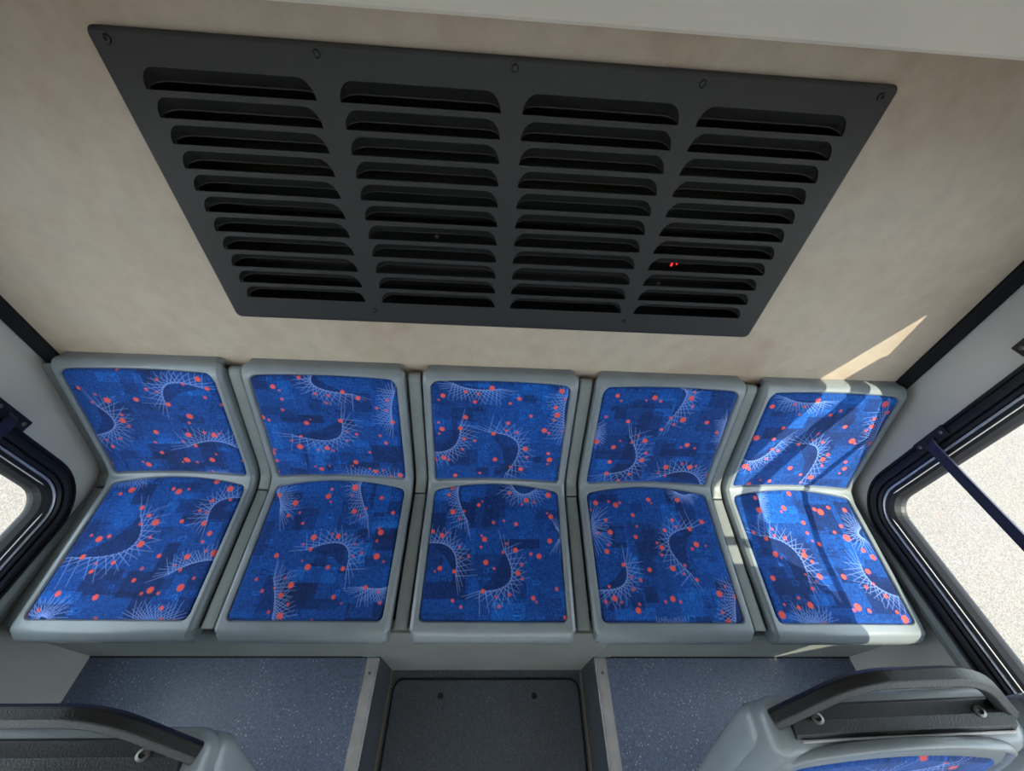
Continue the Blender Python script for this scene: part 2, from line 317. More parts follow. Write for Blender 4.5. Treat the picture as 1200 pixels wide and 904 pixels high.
def make_shell_mesh():
    r = .009; wi = .2075-r
    us = np.concatenate([np.linspace(-wi, -.180, 16), np.linspace(-.178, .178, 150), np.linspace(.180, wi, 16)])
    a = np.linspace(.15, PI/2, 7)
    side = [(wi+r*math.sin(t_), -r*(1-math.cos(t_))) for t_ in a] + [(wi+r, -.020), (wi+r, -.034)]
    X = np.concatenate([[-s[0] for s in side[::-1]], us, [s[0] for s in side]])
    H = np.concatenate([[s[1] for s in side[::-1]], us*0, [s[1] for s in side]])
    v = np.linspace(0, VMAX, 460)
    U, V_ = np.meshgrid(X, v, indexing='ij'); HH = H[:,None]*(1-.25*np.clip((v-(VMAX-.03))/.03, 0, 1)-.45*np.clip((.03-v)/.03, 0, 1))[None]
    # signed distance outside of the two inserts (approximately)
    Uc = np.clip(U, -W, W)
    def outside(lim):
        t_, b_ = lim(Uc)
        dv = np.maximum(t_-V_, V_-b_); du = np.abs(U)-W
        return np.where((dv > 0) & (du > 0), np.hypot(dv, du), np.maximum(dv, du))
    d = np.minimum(outside(back_lim), outside(seat_lim))
    k = np.clip((d+.004)/.007, 0, 1); k = k*k*(3-2*k)
    HH = HH+np.where(np.abs(U) < .199, 1, .6)*(-.006+.011*k)
    # rounded plan corners at the two ends
    sc = 1-(corner(VMAX-.03-(V_-0), 0, 1)*0)
    e = np.clip((V_-(VMAX-.062))/.012, 0, 1); e0 = np.clip((.034-V_)/.016, 0, 1)
    sc = 1-(.006*(1-np.sqrt(1-e**2*.98))+.012*(1-np.sqrt(1-e0**2*.98)))/.2075
    S = surf(U*sc, V_, HH)
    return grid_mesh('seat_shell', S)

def raster(spec, cols, rows, seed, cx=0, dot=1.3):
    """weave attribute on an insert: cols/rows arrays give u, v in mm"""
    fans, dots = spec
    U, V_ = cols, rows
    rnd = random.Random(seed)
    line = np.zeros(U.shape); dmask = np.zeros(U.shape)
    tone = np.full(U.shape, .58)
    u0, u1, v0, v1 = U.min(), U.max(), V_.min(), V_.max()
    for k in range(52):                                     # the woven blocks of lighter and darker blue
        a = rnd.uniform(u0-30, u1); b_ = rnd.uniform(v0-20, v1)
        w_ = rnd.choice([35,45,60,85,110]); h_ = rnd.choice([26,40,60,90])
        tval = rnd.choice([.1,.25,.35,.5,.65,.8,.95])
        mk = (U > a) & (U < a+w_) & (V_ > b_) & (V_ < b_+h_)
        tone[mk] = tone[mk]*.5+tval*.5
    for k in range(26):                                     # little square outlines
        a = rnd.uniform(u0, u1-15); b_ = rnd.uniform(v0, v1-12); w_ = rnd.uniform(9, 22); h_ = rnd.uniform(8, 15)
        ins = (U > a) & (U < a+w_) & (V_ > b_) & (V_ < b_+h_)
        inn = (U > a+2) & (U < a+w_-2) & (V_ > b_+2) & (V_ < b_+h_-2)
        tone[ins & ~inn] = np.clip(tone[ins & ~inn]+rnd.choice([-.3,.3]), 0, 1)
    def seg(x0, y0, x1, y1, wd, val):
        ax, bx = min(x0,x1)-2, max(x0,x1)+2; ay, by = min(y0,y1)-2, max(y0,y1)+2
        mk = (U > ax) & (U < bx) & (V_ > ay) & (V_ < by)
        if not mk.any(): return
        px, py = U[mk]-x0, V_[mk]-y0; dx, dy = x1-x0, y1-y0; l2 = dx*dx+dy*dy+1e-6
        t_ = np.clip((px*dx+py*dy)/l2, 0, 1)
        dd = np.hypot(px-t_*dx, py-t_*dy)
        val_ = val*np.clip(1.35-dd/wd, 0, 1)*(1-.55*t_)
        line[mk] = np.maximum(line[mk], val_)
    for (ax, ay, mx_, my, bx, by, L_) in fans:
        L_ = L_*1.12
        A = np.array([ax, ay], float); B = np.array([bx, by], float); Mi = np.array([mx_, my], float)
        Q = 2*Mi-.5*(A+B)                                   # control point: the curve passes through Mi at t=.5
        cen = (A+B)/2
        # dark field inside the bow of the fan
        nn = np.linspace(0, 1, 24)[:,None]; cur = (1-nn)**2*A+2*nn*(1-nn)*Q+nn*nn*B
        poly = np.vstack([cur, cen-(cen-Mi)*.25])
        ins = np.zeros(U.shape, bool); j = len(poly)-1
        for i in range(len(poly)):
            xi, yi, xj, yj = *poly[i], *poly[j]
            ins ^= ((yi > V_) != (yj > V_)) & (U < (xj-xi)*(V_-yi)/(yj-yi+1e-9)+xi); j = i
        tone[ins] = tone[ins]*.55+.05
        for i in range(len(cur)-1): seg(*cur[i], *cur[i+1], 1.3, .75)
        n_ = 17
        for i in range(n_):
            t_ = i/(n_-1); p = (1-t_)**2*A+2*t_*(1-t_)*Q+t_*t_*B
            T = 2*(1-t_)*(Q-A)+2*t_*(B-Q); T /= np.hypot(*T)+1e-9
            N = np.array([T[1], -T[0]])
            if np.dot(N, Mi-cen) < 0: N = -N
            for sg in (-1, 1):
                f_ = t_ if sg > 0 else 1-t_
                be = math.radians(84-70*f_+rnd.uniform(-4, 4))
                D_ = N*math.sin(be)+T*math.cos(be)*sg
                ln = L_*rnd.uniform(.82, 1.05)*(.62+.38*abs(2*f_-1) if f_ < .5 else .85+.15*f_)
                seg(*(p-D_*L_*.03), *(p+D_*ln), .8, .84)
    for (a, b_, r_) in dots:
        r_ = r_*dot
        dd = np.hypot(U-a, V_-b_)+.55*np.sin(7*np.arctan2(V_-b_, U-a)+a)
        dmask = np.maximum(dmask, np.clip((r_-dd)/1.6+.3, 0, 1)*(.9 if r_ > 5 else .7))
    return np.stack([line, dmask, tone, np.ones(U.shape)], -1)

def make_insert_mesh(name, lim, spec, seed):
    nu, nv = 250, 240
    e = .5-.5*np.cos(np.linspace(0, PI, nu)); lin = np.linspace(0, 1, nu)
    u = -W+2*W*(.25*e+.75*lin)
    U = np.repeat(u[:,None], nv, 1)
    t_, b_ = lim(u)
    s = np.linspace(0, 1, nv)
    V_ = t_[:,None]+(b_-t_)[:,None]*s[None]
    edge = np.minimum(np.minimum(W-np.abs(U), (V_-t_[:,None])), (b_[:,None]-V_))
    H = .0035-.0085*np.exp(-np.maximum(edge, 0)/.0035)+.003*np.clip(edge/.05, 0, 1)
    me = grid_mesh(name, surf(U, V_, H))
    at = me.color_attributes.new('weave', 'FLOAT_COLOR', 'POINT')
    at.data.foreach_set('color', raster(spec, U*1000, V_*1000, seed).reshape(-1).astype(np.float32))
    me.materials.append(M['moquette'])
    return me

SC = [-.904, -.442, .020, .482, .944]
BZ = -1.16
order = ['leftmost of the five, beside the side wall', 'second from the left', 'middle one, above the aisle hatch',
         'second from the right', 'rightmost of the five, crossed by sun stripes']
shell_me = make_shell_mesh(); shell_me.materials.append(M['abs'])
for i, cx in enumerate(SC):
    t = thing('bench_seat', (cx, 0, 0), 'blue-patterned grey bench seat, '+order[i], 'seat', 'blue seats of the rear bench')
    sh = link('shell', shell_me, None, t)
    a = link('back_insert', make_insert_mesh('back_insert', back_lim, PATTERN['back%d' % (i+1)], 10+i), None, t)
    b_ = link('seat_insert', make_insert_mesh('seat_insert', seat_lim, PATTERN['pan%d' % (i+1)], 30+i), None, t)

# spacer strips between and beside the seats: an upper and a lower piece with a seam in the bend
def spacer_mesh(name, v0, v1, hw, h0=-.013):
    r = .005
    a = np.linspace(0, PI/2, 5)
    side = [(hw-r+r*math.sin(q), h0-r*(1-math.cos(q))) for q in a]+[(hw, h0-.03)]
    X = np.array([-s[0] for s in side[::-1]]+[s[0] for s in side]); H = np.array([s[1] for s in side[::-1]]+[s[1] for s in side])
    v = np.concatenate([[v0, v0], np.linspace(v0+.0015, v1-.0015, 120), [v1, v1]])
    e = np.array([.03, .0015]+[0]*120+[.0015, .03])
    U, V_ = np.meshgrid(X, v, indexing='ij')
    y = np.interp(V_, PV, PY); z = np.interp(V_, PV, PZ); ny = np.interp(V_, PV, NY); nz = np.interp(V_, PV, NZ)
    hh = H[:,None]-e[None,:]+0*U
    return grid_mesh(name, np.stack([U, y+ny*hh, z+nz*hh], -1))
sp_b = spacer_mesh('back_strip', .012, .4245, .0168); sp_s = spacer_mesh('seat_strip', .4275, .783, .0168)
sp_b2 = spacer_mesh('back_strip', .012, .4245, .021, -.024); sp_s2 = spacer_mesh('seat_strip', .4275, .783, .021, -.024)
sp_b3 = spacer_mesh('back_strip', .012, .4245, .0145, -.026); sp_s3 = spacer_mesh('seat_strip', .4275, .783, .0145, -.026)
for me in (sp_b, sp_s, sp_b2, sp_s2, sp_b3, sp_s3): me.materials.append(M['abs_dark'])
names = ['against the left side wall', 'between the leftmost and second seats', 'between the second and middle seats',
         'between the middle and fourth seats', 'between the fourth seat and the sunlit rightmost seat', 'against the right side wall']
for i, x in enumerate([-1.1385, -.673, -.211, .251, .713, 1.1675]):
    t = thing('spacer_strip', (x, 0, 0), 'narrow grey plastic spacer strip '+names[i], 'strip', 'spacer strips of the rear bench')
    me = {0: (sp_b2, sp_s2), 5: (sp_b3, sp_s3)}.get(i, (sp_b, sp_s))
    link('back_strip', me[0], None, t); link('seat_strip', me[1], None, t)

# ------------------------------------------------------------------ the shell of the bus
XL, XR, YR, YF = -1.165, 1.183, .77, -5.2
ZP, ZA, ZT = -1.44, -1.66, -.011      # podium, aisle floor, top edge of the beige bulkhead
VX0, VX1, VZ0, VZ1 = -.604, .627, -.553, -.053
CX0, CX1, CZ0, CZ1 = VX0+.03, VX1-.03, VZ0+.03, VZ1-.03

bm = bmesh.new()                                             # bulkhead with the opening behind the grille
xs = [XL-.06, CX0, CX1, XR+.06]; zs = [-1.70, CZ0, CZ1, .30]
for i in range(3):
    for j in range(3):
        if (i, j) == (1, 1): continue
        box(bm, xs[i], xs[i+1], YR, YR+.02, zs[j], zs[j+1])
bmesh.ops.remove_doubles(bm, verts=bm.verts, dist=1e-5)
tag(obj('wall_rear', bm, M['beige']), 'beige mottled laminate bulkhead above the bench', kind='structure')

# side walls with window openings
def wall(name, x, sgn, opens, mat):
    """x = inner face, sgn = outward; opens = list of (y0,y1,z0,z1)"""
    ys = sorted({YF, YR+.02}|{o_[0] for o_ in opens}|{o_[1] for o_ in opens}); zs = sorted({-1.70, .30}|{o_[2] for o_ in opens}|{o_[3] for o_ in opens})
    bm = bmesh.new()
    for i in range(len(ys)-1):
        for j in range(len(zs)-1):
            ym, zm = (ys[i]+ys[i+1])/2, (zs[j]+zs[j+1])/2
            if any(o_[0] < ym < o_[1] and o_[2] < zm < o_[3] for o_ in opens): continue
            box(bm, min(x, x+sgn*.035), max(x, x+sgn*.035), ys[i], ys[i+1], zs[j], zs[j+1])
    return tag(obj(name, bm, mat), kind='structure')
# (glass rear y, glass front y, glass bottom z, glass top z)
WR = [(.556, -.86, -.993, -.155), (-1.02, -2.4, -.993, -.155), (-2.56, -4.0, -.993, -.155)]
WL = [(.530, -.86, -1.000, -.155), (-1.02, -2.4, -1.000, -.155), (-2.56, -4.0, -1.000, -.155)]
G = .012
wr = wall('wall_right', XR, 1, [(a[1]-G, a[0]+G, a[2]-G, a[3]+G) for a in WR], M['panel'])
wl = wall('wall_left', XL, -1, [(a[1]-G, a[0]+G, a[2]-G, a[3]+G) for a in WL], M['panel'])
wr['label'] = 'pale grey side wall on the right'; wl['label'] = 'grey side wall on the left'

def rrect(y0, y1, z0, z1, r, n=10):
    P = []
    for cy, cz, a0 in ((y1-r, z1-r, 0), (y0+r, z1-r, PI/2), (y0+r, z0+r, PI), (y1-r, z0+r, 3*PI/2)):
        for k in range(n+1):
            a = a0+PI/2*k/n; P.append((cy+r*math.cos(a), cz+r*math.sin(a)))
    return P
def ring(x, sgn, y0, y1, z0, z1, r0, sec):
    """sweep section [(d, h)] around the glass edge; d outward from the glass, h into the bus"""
    rings = []
    for d, h in sec:
        pts = rrect(y0-d, y1+d, z0-d, z1+d, r0+d)
        rings.append([(x-sgn*h, a, b_) for a, b_ in pts])
    bm = bmesh.new(); R = [[bm.verts.new(p) for p in r_] for r_ in rings]; n = len(R[0])
    for a, b_ in zip(R, R[1:]):
        for i in range(n): bm.faces.new((a[i], a[(i+1)%n], b_[(i+1)%n], b_[i]))
    return bm
def window(name, x, sgn, w, label, r0=.055):
    y1, y0, z0, z1 = w
    t = thing(name, (x, (y0+y1)/2, z0), label, kind='structure')
    off = Vector(t.location)
    def add(nm, bm, mat, smooth=False):
        bmesh.ops.translate(bm, verts=bm.verts, vec=-off); return obj(nm, bm, mat, t, smooth)
    add('gasket', ring(x, sgn, y0, y1, z0, z1, r0, [(.013,-.0365),(-.002,-.0355),(-.002,-.030),(.000,-.022),(.006,-.008),(.014,.000),(.020,.002),(.024,.0015),(.026,-.004),(.030,-.004),(.0305,.006),(.036,.009),(.0385,.009),(.040,.004),(.042,.004),(.0435,.010),(.052,.0125),(.060,.012),(.0625,.007),(.0645,.007),(.066,.011),(.073,.010),(.0765,.006),(.077,-.001)]), M['rubber'])
    add('bead', ring(x, sgn, y0, y1, z0, z1, r0, [(.0225,0),(.0235,.0045),(.026,.0055),(.0285,.0045),(.0295,0)]), M['chrome'], True)
    add('glass', boxm(x+sgn*.026, x+sgn*.031, y0-.006, y1+.006, z0-.006, z1+.006), M['glass'])
    tr_ = boxm(min(x+sgn*.026,x-sgn*.004), max(x+sgn*.026,x-sgn*.004), y0-.004, y1+.004, -.395, -.345)
    add('transom', tr_, M['rubber'])
    return t
window('window_1', XR, 1, WR[0], 'black-framed side window on the right, gravel outside')
window('window_2', XL, -1, WL[0], 'black-framed side window on the left, gravel outside')
for k, (w, x, s) in enumerate([(WR[1], XR, 1), (WR[2], XR, 1), (WL[1], XL, -1), (WL[2], XL, -1)]):
    window('window_%d' % (k+3), x, s, w, 'black-framed side window further forward')

# black corner trims between bulkhead and side walls
for nm, xa, xb in (('trim_1', XL, XL+.0475), ('trim_2', XR-.049, XR)):
    bm = loft([[(xa, YR, z), (xa, YR-.006, z), (xa+.006 if xa < 0 else xa+.002, YR-.010, z), (xb-.002 if xa < 0 else xb-.006, YR-.010, z), (xb, YR-.006, z), (xb, YR, z)] for z in (-1.1, .0)])
    tag(obj(nm, bm, M['matt']), 'black corner trim strip', kind='structure')
# slim ledges along the side walls below the windows
for nm, x, s, z in (('trim_3', XL, -1, -1.088), ('trim_4', XR, 1, -1.083)):
    bm = loft([[(x, y, z+.010), (x-s*.006, y, z+.008), (x-s*.012, y, z-.004), (x-s*.012, y, z-.016), (x-s*.003, y, z-.026), (x, y, z-.026)] for y in (-5.1, .615)])
    tag(obj(nm, bm, M['abs_dark']), 'slim ledge strip under the side window', kind='structure')

# ceiling: cove rising from the bulkhead, then flat
cy = [(YR, ZT), (YR-.006, ZT-.003), (YR-.012, ZT+.001), (.70, .055), (.60, .135), (.48, .195), (.34, .225), (YF, .235), (YF, .30), (YR, .30)]
bm = loft([[(x, y, z) for y, z in cy] for x in (XL-.06, -.6, 0, .6, XR+.06)])
tag(obj('ceiling', bm, M['ceiling']), 'off-white curved ceiling panel above the bulkhead', kind='structure')

for x, lab in ((-.62, 'added warm fill light strip along the left side of the ceiling, unseen'), (.62, 'added warm fill light strip along the right side of the ceiling, unseen')):
    t = thing('ceiling_fill_light', (x, -3.0, .235), lab, 'fill_light', 'added fill lights on the ceiling')  # unseen glowing strips, added to brighten the bus interior
    obj('housing', boxm(-.09, .09, -1.4, 1.4, -.012, 0), M['ceiling'], t, bevel=.004)
    obj('fill_emitter', boxm(-.075, .075, -1.38, 1.38, -.018, -.0125), M['fill_light'], t, bevel=.003)

# front bulkhead with a windscreen opening
bm = bmesh.new()
for b_ in ((XL-.06, XR+.06, -1.70, -.85), (XL-.06, XR+.06, .02, .30), (XL-.06, XL+.12, -.85, .02), (XR-.12, XR+.06, -.85, .02)):
    box(bm, b_[0], b_[1], YF-.06, YF, b_[2], b_[3])
tag(obj('wall_front', bm, M['panel']), kind='structure')

# floors
AX0, AX1 = -.323, .347                                       # aisle between the raised platforms
YB = .256                                                    # riser under the bench
floor_ = obj('floor', boxm(AX0-.01, AX1+.01, YF, YR, ZA-.04, ZA), M['vinyl_dark']); tag(floor_, 'dark speckled vinyl floor of the sunken aisle', kind='structure')
for nm, xa, xb, sx, lab in (('raised_floor', XL-.03, AX0, 1, 'raised blue-grey speckled vinyl floor left of the aisle'), ('raised_floor', AX1, XR+.03, -1, 'raised blue-grey speckled vinyl floor right of the aisle')):
    o_ = obj(nm, boxm(xa, xb, YF, YR, ZA-.04, ZP), M['vinyl']); tag(o_, lab, kind='structure')
# side faces of the platforms
for nm, xa, xb in (('trim_5', AX0, AX0+.004), ('trim_6', AX1-.004, AX1)):
    tag(obj(nm, boxm(xa, xb, YF, YB, ZA, ZP-.002), M['vinyl_dark']), 'dark side face of the raised floor', kind='structure')

# aluminium nosing strips
def nosing(x_in, s, lab):
    t = thing('step_edge_strip', (x_in, -.5, ZP), lab, 'edge strip', 'aluminium strips along the aisle')
    y0, y1 = -4.4, .752
    pts = [(0,-.008),(0,.0015),(.002,.0035),(.0045,.0035),(.006,.0025),(.034,.0022),(.037,0),(.037,-.001),(.006,-.001)]
    bm = loft([[(-s*a+s*.003, y, b_) for a, b_ in pts] for y in (y0, y1)])
    obj('strip', bm, M['alu'], t)
    rr = loft([[(s*.004, y, .0005), (s*.0042, y, .0035), (-s*.0005, y, .0045), (-s*.001, y, .0005)] for y in (y0, y1)])
    obj('bright_edge', rr, M['chrome'], t)
    for y in (.715, .3, -.2, -.8):
        screw(t, (-s*.017, y, .0022), (0,0,1), .0045, 'screw')
nosing(AX0, 1, 'scuffed aluminium edge strip on the step left of the aisle')
nosing(AX1, -1, 'scuffed aluminium edge strip on the step right of the aisle')

# hatch in the aisle floor
hx0, hx1, hy1 = -.300, .325, .228
t = thing('floor_hatch', (.0125, -.2, ZA), 'dark speckled floor hatch with rounded corners and two screws in the aisle', 'hatch')
def plate_pts(x0, x1, y0, y1, r): return [(a, b_) for a, b_ in rrect(x0, x1, y0, y1, r, 8)]
def slab(x0, x1, y0, y1, r, z0, z1): return loft([[(a-.0125, b_+.2, z) for a, b_ in plate_pts(x0, x1, y0, y1, r)] for z in (z0, z1)])
obj('seam', slab(hx0-.007, hx1+.007, -.9, hy1+.007, .036, 0, .0012), M['seam'], t)
obj('lid', slab(hx0, hx1, -.893, hy1, .030, .0012, .005), M['vinyl_dark'], t, bevel=.0015)
for a in (-.143, .173):
    screw(t, (a-.0125, .184+.2, .005), (0,0,1), .0095, 'black_screw')
# sealant lines in the aisle corners
for nm, q in (('trim_7', (AX0+.004, AX0+.009, -4, YB)), ('trim_8', (AX1-.009, AX1-.004, -4, YB))):
    tag(obj(nm, boxm(q[0], q[1], q[2], q[3], ZA, ZA+.004), M['seal']), 'worn sealant line in the aisle corner', kind='structure')

# bench base: the riser and the box the seats stand on
t = thing('seat_riser', (.01, .5, ZA), 'grey riser panel running under all five rear seats', 'riser panel')
def lp(bm): bmesh.ops.translate(bm, verts=bm.verts, vec=-Vector(t.location)); return bm
bm = bmesh.new()
pts = [(XL+.001, ZP+.0005), (AX0+.005, ZP+.0005), (AX0+.005, ZA+.0005), (AX1-.005, ZA+.0005), (AX1-.005, ZP+.0005), (XR-.001, ZP+.0005), (XR-.001, -1.166), (XL+.001, -1.166)]
fr_ = [bm.verts.new((a, YB, b_)) for a, b_ in pts]; bk_ = [bm.verts.new((a, YB+.016, b_)) for a, b_ in pts]
bm.faces.new(fr_); bm.faces.new(bk_[::-1])
for i in range(8): bm.faces.new((fr_[i], fr_[(i+1)%8], bk_[(i+1)%8], bk_[i]))
obj('riser_panel', lp(bm), M['fascia'], t)
obj('top_rail', lp(boxm(XL+.002, XR-.002, YB-.004, YB+.03, -1.172, -1.1535)), M['fascia'], t, bevel=.004)
for xx in (AX0-.028, AX1+.028):
    obj('joint_cover', lp(boxm(xx-.020, xx+.020, YB-.0015, YB+.001, ZP+.002, -1.172)), M['fascia'], t)
obj('painted_gap_shadow', lp(boxm(XL+.003, XR-.003, YB+.03, YB+.06, -1.30, -1.175)), M['dark'], t)  # near-black bar standing in for the shade of the gap behind the riser
obj('floor_seam', lp(boxm(XL+.002, AX0-.036, YB-.004, YB, ZP, ZP+.004)), M['seam'], t)
obj('floor_seam', lp(boxm(AX1+.036, XR-.002, YB-.004, YB, ZP, ZP+.004)), M['seam'], t)

# ------------------------------------------------------------------ louvred grille
YP = .757                                                    # face of the plate
t = thing('vent_grille', (.0115, YP, VZ0), 'large black louvred vent grille with four columns of slots on the beige bulkhead', 'vent')
off = Vector(t.location)
cols = [(-.557, -.297), (-.260, -.004), (.031, .291), (.321, .577)]
zb0 = -.497; pitch = .0372; NR = 11; HH = .0285
edges = [VX0+.006]+[(cols[i][1]+cols[i+1][0])/2 for i in range(3)]+[VX1-.006]
rows = [zb0+pitch*k for k in range(NR)]                      # bottoms of the slots
bm = bmesh.new()
def quad(a, b_, c_, d_):
    bm.faces.new([bm.verts.new(p) for p in (a, b_, c_, d_)])
NS = 40
for ci, (xa, xb) in enumerate(cols):
    e0, e1 = edges[ci], edges[ci+1]
    lowz = [VZ0+.006]+[r_+HH+.004 for r_ in rows]            # cell bounds
    sx = [xa+(xb-xa)*(.5-.5*math.cos(PI*i/NS)) for i in range(NS+1)]
    def shape(x):
        d = min(x-xa, xb-x)/.024
        return 1.0 if d >= 1 else math.sqrt(max(0, 1-(1-d)**2))
    zlo = VZ0+.006
    for r_ in rows:
        ztop = r_+HH+.0045
        quad((e0, YP, zlo), (xa, YP, zlo), (xa, YP, ztop), (e0, YP, ztop))
        quad((xb, YP, zlo), (e1, YP, zlo), (e1, YP, ztop), (xb, YP, ztop))
        quad((xa, YP, zlo), (xb, YP, zlo), (xb, YP, r_), (xa, YP, r_))
        quad((xa, YP, r_), (xb, YP, r_), (xb, YP+.003, r_), (xa, YP+.003, r_))
        for i in range(NS):
            x0, x1 = sx[i], sx[i+1]; s0, s1 = shape(x0), shape(x1)
            quad((x0, YP, r_+HH*s0), (x1, YP, r_+HH*s1), (x1, YP, ztop), (x0, YP, ztop))
            prev = None
            for k in range(7):                               # the pocket pressed inward, open along its lower edge
                q = k/6
                row = []
                for x, s_ in ((x0, s0), (x1, s1)):
                    ztp = r_+HH*s_; zl = r_+.0075*s_
                    row.append((x, YP+.024*s_*math.sin(q*PI/2)**.55, ztp+(zl-ztp)*q**.9))
                if prev: quad(prev[0], prev[1], row[1], row[0])
                prev = row
            quad(prev[0], prev[1], (prev[1][0], prev[1][1]+.002, prev[1][2]+.0012), (prev[0][0], prev[0][1]+.002, prev[0][2]+.0012))
            quad((prev[0][0], prev[0][1]+.002, prev[0][2]), (prev[1][0], prev[1][1]+.002, prev[1][2]), (x1, YP+.0035, r_+HH*s1), (x0, YP+.0035, r_+HH*s0))
        zlo = ztop
    quad((e0, YP, zlo), (e1, YP, zlo), (e1, YP, VZ1-.006), (e0, YP, VZ1-.006))
# rolled rim of the plate
rim = []
for d, y in ((.006, YP), (.0025, YP+.0008), (.0, YP+.003), (0, YP+.0085), (.004, YP+.0128)):
    rim.append([bm.verts.new((a, y, b_)) for a, b_ in rrect(VX0+d, VX1-d, VZ0+d, VZ1-d, max(.012-d, .006), 5)])
for a, b_ in zip(rim, rim[1:]):
    for i in range(len(a)): bm.faces.new((a[i], a[(i+1)%len(a)], b_[(i+1)%len(a)], b_[i]))
bmesh.ops.remove_doubles(bm, verts=bm.verts, dist=1e-5)
bmesh.ops.translate(bm, verts=bm.verts, vec=-off)
obj('plate', bm, M['vent'], t)
for a, z in ((-.578,-.067),(-.281,-.067),(.016,-.067),(.311,-.069),(.603,-.069),(-.28,-.519),(.305,-.519)):
    screw(t, Vector((a, YP, z))-off, (0,-1,0), .0058, 'black_screw')

# what sits behind the grille
t = thing('air_conditioning_unit', (.0115, .86, VZ0), 'dark cooling unit with a small red display seen through the vent slots', 'air conditioner')
off = Vector(t.location)
def lo(bm): bmesh.ops.translate(bm, verts=bm.verts, vec=-off); return bm
bm = bmesh.new()                                             # open-fronted case
for q in ((CX0, CX1, .885, .90, CZ0, CZ1), (CX0-.01, CX0, .791, .90, CZ0-.01, CZ1+.01), (CX1, CX1+.01, .791, .90, CZ0-.01, CZ1+.01),
          (CX0, CX1, .791, .90, CZ0-.01, CZ0), (CX0, CX1, .791, .90, CZ1, CZ1+.01)): box(bm, *q)
obj('case', lo(bm), M['dark'], t)
bm = bmesh.new()
for k in range(4):
    box(bm, CX0+.004, CX1-.004, .858, .866, CZ0+.06+.1*k, CZ0+.072+.1*k)
obj('coil_rail', lo(bm), M['coil'], t)
for k, (a, z) in enumerate(((-.44,-.40),(-.44,-.44),(-.14,-.38),(-.14,-.45),(.10,-.45),(.43,-.40),(.41,-.44),(.40,-.47))):
    screw(t, Vector((a, .857, z))-off, (0,-1,0), .005, 'screw', 'bolt')
bd = obj('circuit_board', lo(boxm(.36, .46, .815, .818, -.43, -.37)), M['dark'], t)
bm = bmesh.new()
def segs(x, z, on, s=.0085):
    w_ = .0016; h = s*.5
    D_ = {'a':(x,x+h,z+s,z+s+w_),'g':(x,x+h,z+s/2,z+s/2+w_),'d':(x,x+h,z,z+w_),'f':(x,x+w_,z+s/2,z+s),'b':(x+h-w_,x+h,z+s/2,z+s),'e':(x,x+w_,z,z+s/2),'c':(x+h-w_,x+h,z,z+s/2)}
    for c_ in on: q = D_[c_]; box(bm, q[0], q[1], .8125, .815, q[2], q[3])
segs(.3935, -.4015, 'abcdefg'); segs(.4055, -.3975, 'abged', .005)
obj('red_display', lo(bm), M['led'], t)

# ------------------------------------------------------------------ handrails across the windows
def rail(x, s, z, lab, y1=.617):
    t = thing('window_handrail', (x, y1, z), lab, 'handrail', 'dark bars across the side windows')
    bm = tube(fillet([(0, .0, 0), (-s*.018, -.018, 0), (-s*.018, -1.46, 0), (0, -1.478, 0)], .014), [(-.0035,-.0125),(.0035,-.0125),(.0035,.0125),(-.0035,.0125)])
    obj('bar', bm, M['bar'], t, bevel=.0012)
    for y in (-.002, -1.476):
        pl = boxm(min(s*.0125,-s*.004), max(s*.0125,-s*.004), y-.015, y+.015, -.046, .046)
        br = obj('bracket', pl, M['black_metal'], t, bevel=.0015)
        for dz in (-.033, .033):
            screw(br, (-s*.004, y, dz), (-s,0,0), .0052, 'screw')
    return t
rail(XR-.0125, 1, -.757, 'lower dark handrail bar across the right side window')
rail(XR-.0125, 1, -.440, 'upper dark handrail bar across the right side window, its bracket at the picture edge', .655)
rail(XL+.0125, -1, -.765, 'dark handrail bar on the left side window, mostly outside the picture')

